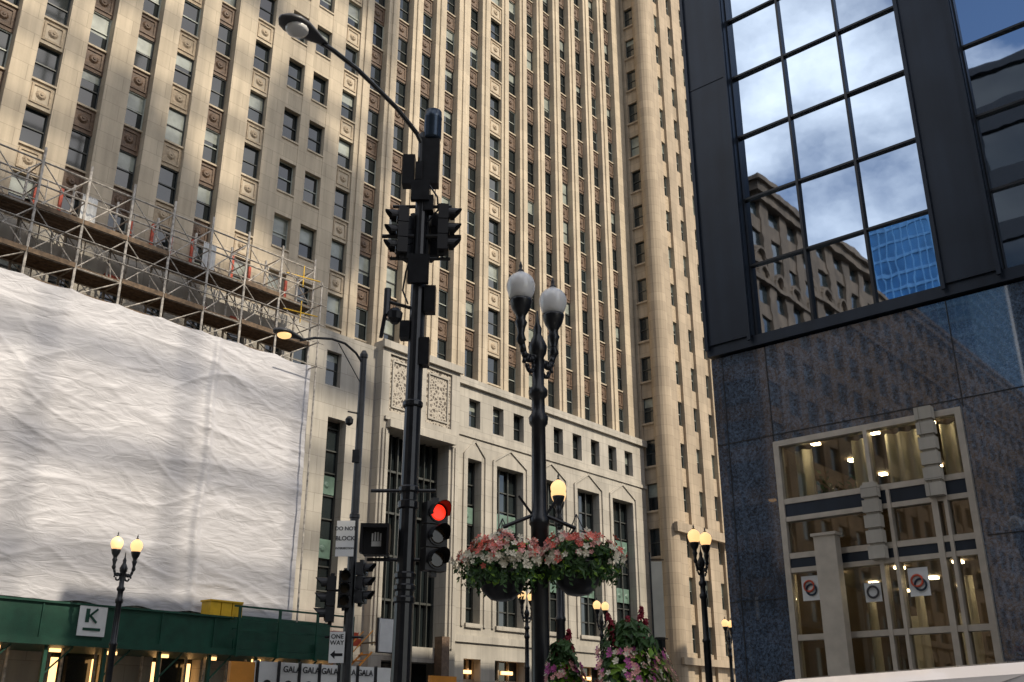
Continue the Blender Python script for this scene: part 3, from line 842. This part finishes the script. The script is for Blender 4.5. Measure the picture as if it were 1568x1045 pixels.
p.box(-.14,.16,-.17,-.1,7.3,7.75);p.box(.1,.26,-.08,.08,6.9,7.3);p.box(-.22,-.08,-.1,.08,6.5,6.75);p.box(.06,.2,-.1,.08,6.1,6.5);p.box(.04,.18,-.1,.08,8.5,8.75)
cbl=[(-.12,-.1,7.0),(-.2,-.12,7.2),(-.17,-.1,7.5),(-.1,-.08,7.8)];p.tube(cbl,.014,5)
cbl=[(.12,-.1,8.9),(.24,-.12,8.7),(.26,-.1,8.5),(.1,-.08,8.3)];p.tube(cbl,.014,5)
p.cyl((0,0,6.95),(-.4,-.05,7.05),.025,.025,6);p.cyl((-.42,-.05,6.85),(-.42,-.05,7.25),.05,.05,8);p.lathe([(.05,6.72),(.10,6.78),(.11,6.88),(.06,6.94)],(-.3,-.05,0),10)
p.cyl((-.48,-.07,6.5),(-.43,-.06,6.95),.03,.03,5)
for z in(3.45,4.35): p.cyl((-.5,0,z),(.36,-.02,z),.025,.025,6)
p.done('pole_and_arm',M['black'],ms,False)
hb.done('luminaire_body',M['grey'],ms,True);hg.done('luminaire_lens',M['globe'],ms,True)
cy=MB();cy.lathe([(.13,9.75),(.135,9.78),(.135,10.1),(.14,10.12),(.135,10.14),(.13,10.24),(.06,10.26)],(.12,.0,0),18);cy.done('photocell_canister',M['steelblk'],ms,True)
signal(ms,.36,-.05,3.74,R(30),2)
signal(ms,.34,-.05,8.2,R(95),None,.82)
signal(ms,-.26,-.05,8.15,R(-80),None,.82)
signal(ms,-.12,.16,8.15,R(150),None,.8)
signal(ms,.16,.2,8.2,R(120),None,.8)
pe=MB();pe.box(-.55,-.22,-.12,.08,3.5,3.86);pe.box(-.57,-.2,-.28,-.121,3.82,3.87);pe.box(-.57,-.54,-.28,-.121,3.5,3.82);pe.box(-.23,-.2,-.28,-.121,3.5,3.82)
pe.done('pedestrian_signal',M['signalblk'],ms)
hd=MB()
for i in range(4): hd.box(-.44+i*.035,-.42+i*.035,-.126,-.122,3.67,3.79-abs(i-1.5)*.015)
hd.box(-.44,-.315,-.126,-.122,3.6,3.665);hd.done('hand_symbol',M['white'],ms)

m2=empty('traffic_signal_mast',(-3.6,22.7,.0))
p=MB();p.lathe([(.2,0),(.2,.4),(.13,.5),(.11,4.0),(.10,6.0),(.12,6.02),(.12,6.1),(.095,6.12),(.08,9.9),(.10,9.92),(.10,10.0),(.05,10.1)],seg=12)
ap=[(0,9.75),(.25,9.98),(.6,10.12),(1.0,10.12),(1.5,10.0),(1.9,9.82)]
p.tube([tuple(d*t+Vector((0,0,z))) for t,z in ap],.03,7)
p.cyl((0,0,9.2),tuple(d*.8+Vector((0,0,10.08))),.012,.012,4)
p.cyl((0,0,8.5),(-.3,-.05,8.55),.02,.02,5);p.lathe([(.03,8.2),(.09,8.25),(.1,8.35),(.05,8.42)],(-.25,-.05,0),10)
p.box(-.12,.05,-.12,-.05,7.3,7.6)
for z in(3.4,4.4): p.cyl((-.5,0,z),(.35,0,z),.03,.03,6)
p.done('pole_and_arm',M['black'],m2)
hb=MB();hg=MB();cobra(hb,hg,tuple(d*1.85+Vector((0,0,9.84))),d)
hb.done('luminaire_body',M['grey'],m2,True);hg.done('luminaire_lens',M['globelit'],m2,True)
signal(m2,-.42,-.1,4.2,R(-80),None,1.1);signal(m2,.26,-.1,4.55,R(75),None,1.0);signal(m2,-.1,-.22,4.4,R(10),None,.9)
q=MB();q.box(-.36,.05,-.2,-.185,5.12,5.92);q.done('do_not_block_plate',M['white'],m2)
for i,(tx,sz) in enumerate((('DO NOT',.12),('BLOCK',.135),('INTERSECTION',.06))):
    text(tx,sz,(-.155,-.202,5.74-.22*i),(R(90),0,0),M['signalblk'],m2)
q=MB();q.box(-.36,-.03,-.2,-.185,2.85,3.5);q.done('one_way_plate',M['white'],m2)
text('ONE\nWAY',.13,(-.195,-.202,3.33),(R(90),0,0),M['signalblk'],m2)
q=MB();q.add([(-.33,-.203,3.02),(-.23,-.203,3.11),(-.23,-.203,3.05),(-.06,-.203,3.05),(-.06,-.203,2.99),(-.23,-.203,2.99),(-.23,-.203,2.93)],[(0,2,1),(0,5,2),(0,6,5),(2,5,4,3)])
done_nr(q,'arrow',M['signalblk'],m2)

hoard=block('advertising_hoarding')
h=MB();h.box(13.6,14.25,20.2,20.3,.2,2.95);h.box(19.9,20.9,20.2,20.3,.2,2.85);h.done('orange_panels',M['orange'],hoard)
h=MB();h.box(14.25,18.6,20.2,20.29,.2,2.98);h.done('white_panels',M['white'],hoard)
h=MB()
for i in range(8): h.box(14.27+i*.6,14.31+i*.6,20.12,20.19,0,3.0)
for i in range(7): h.cyl((14.6+i*.6,20.17,2.45),(14.6+i*.6,20.185,2.45),.13,.13,12);h.add([(14.42+i*.6,20.17,1.6),(14.78+i*.6,20.17,1.6),(14.72+i*.6,20.17,2.25),(14.48+i*.6,20.17,2.25)],[(0,1,2,3)])
h.done('dark_figures',M['signalblk'],hoard)
text('GALA GALA GALA GALA GALA',.2,(16.4,20.15,2.82),(R(90),0,0),M['signalblk'],hoard)
bn=empty('banner_pole',(6.9,50.5,0))
h=MB();h.cyl((0,0,0),(0,0,9.7),.06,.05,8);h.box(0,.7,-.03,.0,9.3,9.35);h.box(0,.7,-.03,.0,5.5,5.55);h.done('pole',M['black'],bn)
h=MB();h.box(.05,.6,-.02,-.005,5.6,9.25);h.done('banner',M['curtain'],bn)
ss=block('hanging_shop_sign')
h=MB();h.box(34.6,36.6,38.8,38.9,5.0,6.6);h.done('white_board',M['white'],ss)
h=MB();h.box(34.5,36.7,38.91,38.98,4.95,6.65);h.cyl((35,38.95,5.5),(35,41.5,5.5),.05,.05,6);h.done('bracket',M['black'],ss)
rs=block('red_shop_awning')
h=MB();h.box(32.3,33.9,39.6,41.6,5.3,5.9);h.box(32.2,34.0,39.5,39.59,5.25,5.6);h.done('awning',M['red'],rs)
st=block('scaffold_stair');h=MB()
for k in(0,.7):
    h.cyl((30.5,38.2+k,2.2),(33.6,38.2+k,4.9),.05,.05,4);h.cyl((30.5,38.2+k,3.2),(33.6,38.2+k,5.9),.03,.03,4)
for i in range(9): h.box(30.6+i*.34,30.85+i*.34,38.2,38.9,2.4+i*.296,2.44+i*.296)
h.done('stair_treads_and_rails',M['orange'],st)

van=empty('white_minivan',(0,0,0),ROT)
prof=[(4.35,.35),(4.45,.75),(4.2,1.0),(3.45,1.12),(2.75,1.70),(2.3,1.80),(1.2,1.845),(0,1.85),(-.7,1.82),(-1.05,1.72),(-1.3,1.1),(-1.35,.5),(-1.3,.35)]
def vw(z): return .93 if z<1.05 else .93-.28*(z-1.05)/.8
pts=[]
for (bb,zz) in prof:
    hw=vw(zz)
    for k,(fa,dz) in enumerate(((-1,-.05),(-.86,0),(-.4,.025),(0,.03),(.4,.025),(.86,0),(1,-.05))):
        pts.append((5.2+hw*fa,bb,zz+(dz if zz>1.6 else 0)))
fs=[];w7=7
for j in range(len(prof)-1):
    for k in range(6): fs.append((j*w7+k,j*w7+k+1,(j+1)*w7+k+1,(j+1)*w7+k))
fs.append(tuple(j*w7 for j in range(len(prof))));fs.append(tuple(j*w7+6 for j in range(len(prof))))
b=MB();b.add(pts,fs)
o=b.done('bodywork',M['vanwhite'],van)
b=MB()
for sx in(-1,1):
    for b0,b1 in((-1.0,-.05),(.05,1.05),(1.15,2.3)):
        q=[(5.2+sx*(vw(1.12)+.012),b0,1.12),(5.2+sx*(vw(1.12)+.012),b1,1.12),(5.2+sx*(vw(1.6)+.012),b1-.12,1.6),(5.2+sx*(vw(1.6)+.012),b0+.05,1.6)]
        b.quad(*q)
b.quad((4.4,3.42,1.16),(6.0,3.42,1.16),(5.9,2.80,1.68),(4.5,2.80,1.68))
b.done('windows',M['wglass'],van)
b=MB()
for bb in(3.4,-.4):
    for sx in(-1,1): b.cyl((5.2+sx*.96,bb,.34),(5.2+sx*.72,bb,.34),.34,.34,20)
b.done('tyres',M['signalblk'],van)

# ------------------------------------------------------------ world, sun, camera
wd=bpy.data.worlds.new('World');scene.world=wd;wd.use_nodes=True
nt=wd.node_tree;N=nt.nodes;L=nt.links
bg=N['Background'];out=[n for n in N if n.type=='OUTPUT_WORLD'][0]
ts=Vector((.886,-.505,.87))
sky=N.new('ShaderNodeTexSky');sky.sky_type='NISHITA';sky.sun_disc=False
sky.sun_elevation=R(40.5);sky.sun_rotation=R(119.7)
L.new(sky.outputs[0],bg.inputs[0]);bg.inputs[1].default_value=.15
bg2=N.new('ShaderNodeBackground');bg2.inputs[0].default_value=(1,.96,.91,1);bg2.inputs[1].default_value=2.4
tc=N.new('ShaderNodeTexCoord');mp=N.new('ShaderNodeMapping');mp.inputs['Scale'].default_value=(1,1,1.7);mp.inputs['Location'].default_value=(.3,.1,.2)
L.new(tc.outputs['Generated'],mp.inputs[0])
n=N.new('ShaderNodeTexNoise');n.inputs['Scale'].default_value=3.2;n.inputs['Detail'].default_value=9;n.inputs['Roughness'].default_value=.58
L.new(mp.outputs[0],n.inputs['Vector'])
r=N.new('ShaderNodeValToRGB');r.color_ramp.elements[0].position=.44;r.color_ramp.elements[1].position=.78
L.new(n.outputs['Fac'],r.inputs[0])
mx=N.new('ShaderNodeMixShader');L.new(r.outputs[0],mx.inputs[0]);L.new(bg.outputs[0],mx.inputs[1]);L.new(bg2.outputs[0],mx.inputs[2]);L.new(mx.outputs[0],out.inputs[0])
sl=bpy.data.lights.new('sun','SUN');sl.energy=4.3;sl.angle=R(.7);sl.color=(1,.90,.74)
so=bpy.data.objects.new('sun',sl);scene.collection.objects.link(so)
so.rotation_euler=(-ts).to_track_quat('-Z','Y').to_euler();so.location=(40,-60,120)
cam=bpy.data.cameras.new('camera');cam.lens=35;cam.sensor_width=36;cam.clip_end=2000;cam.clip_start=.05
co=bpy.data.objects.new('camera',cam);scene.collection.objects.link(co);co.location=(0,0,1.6);co.rotation_euler=(R(90+21.1),0,0)
scene.camera=co
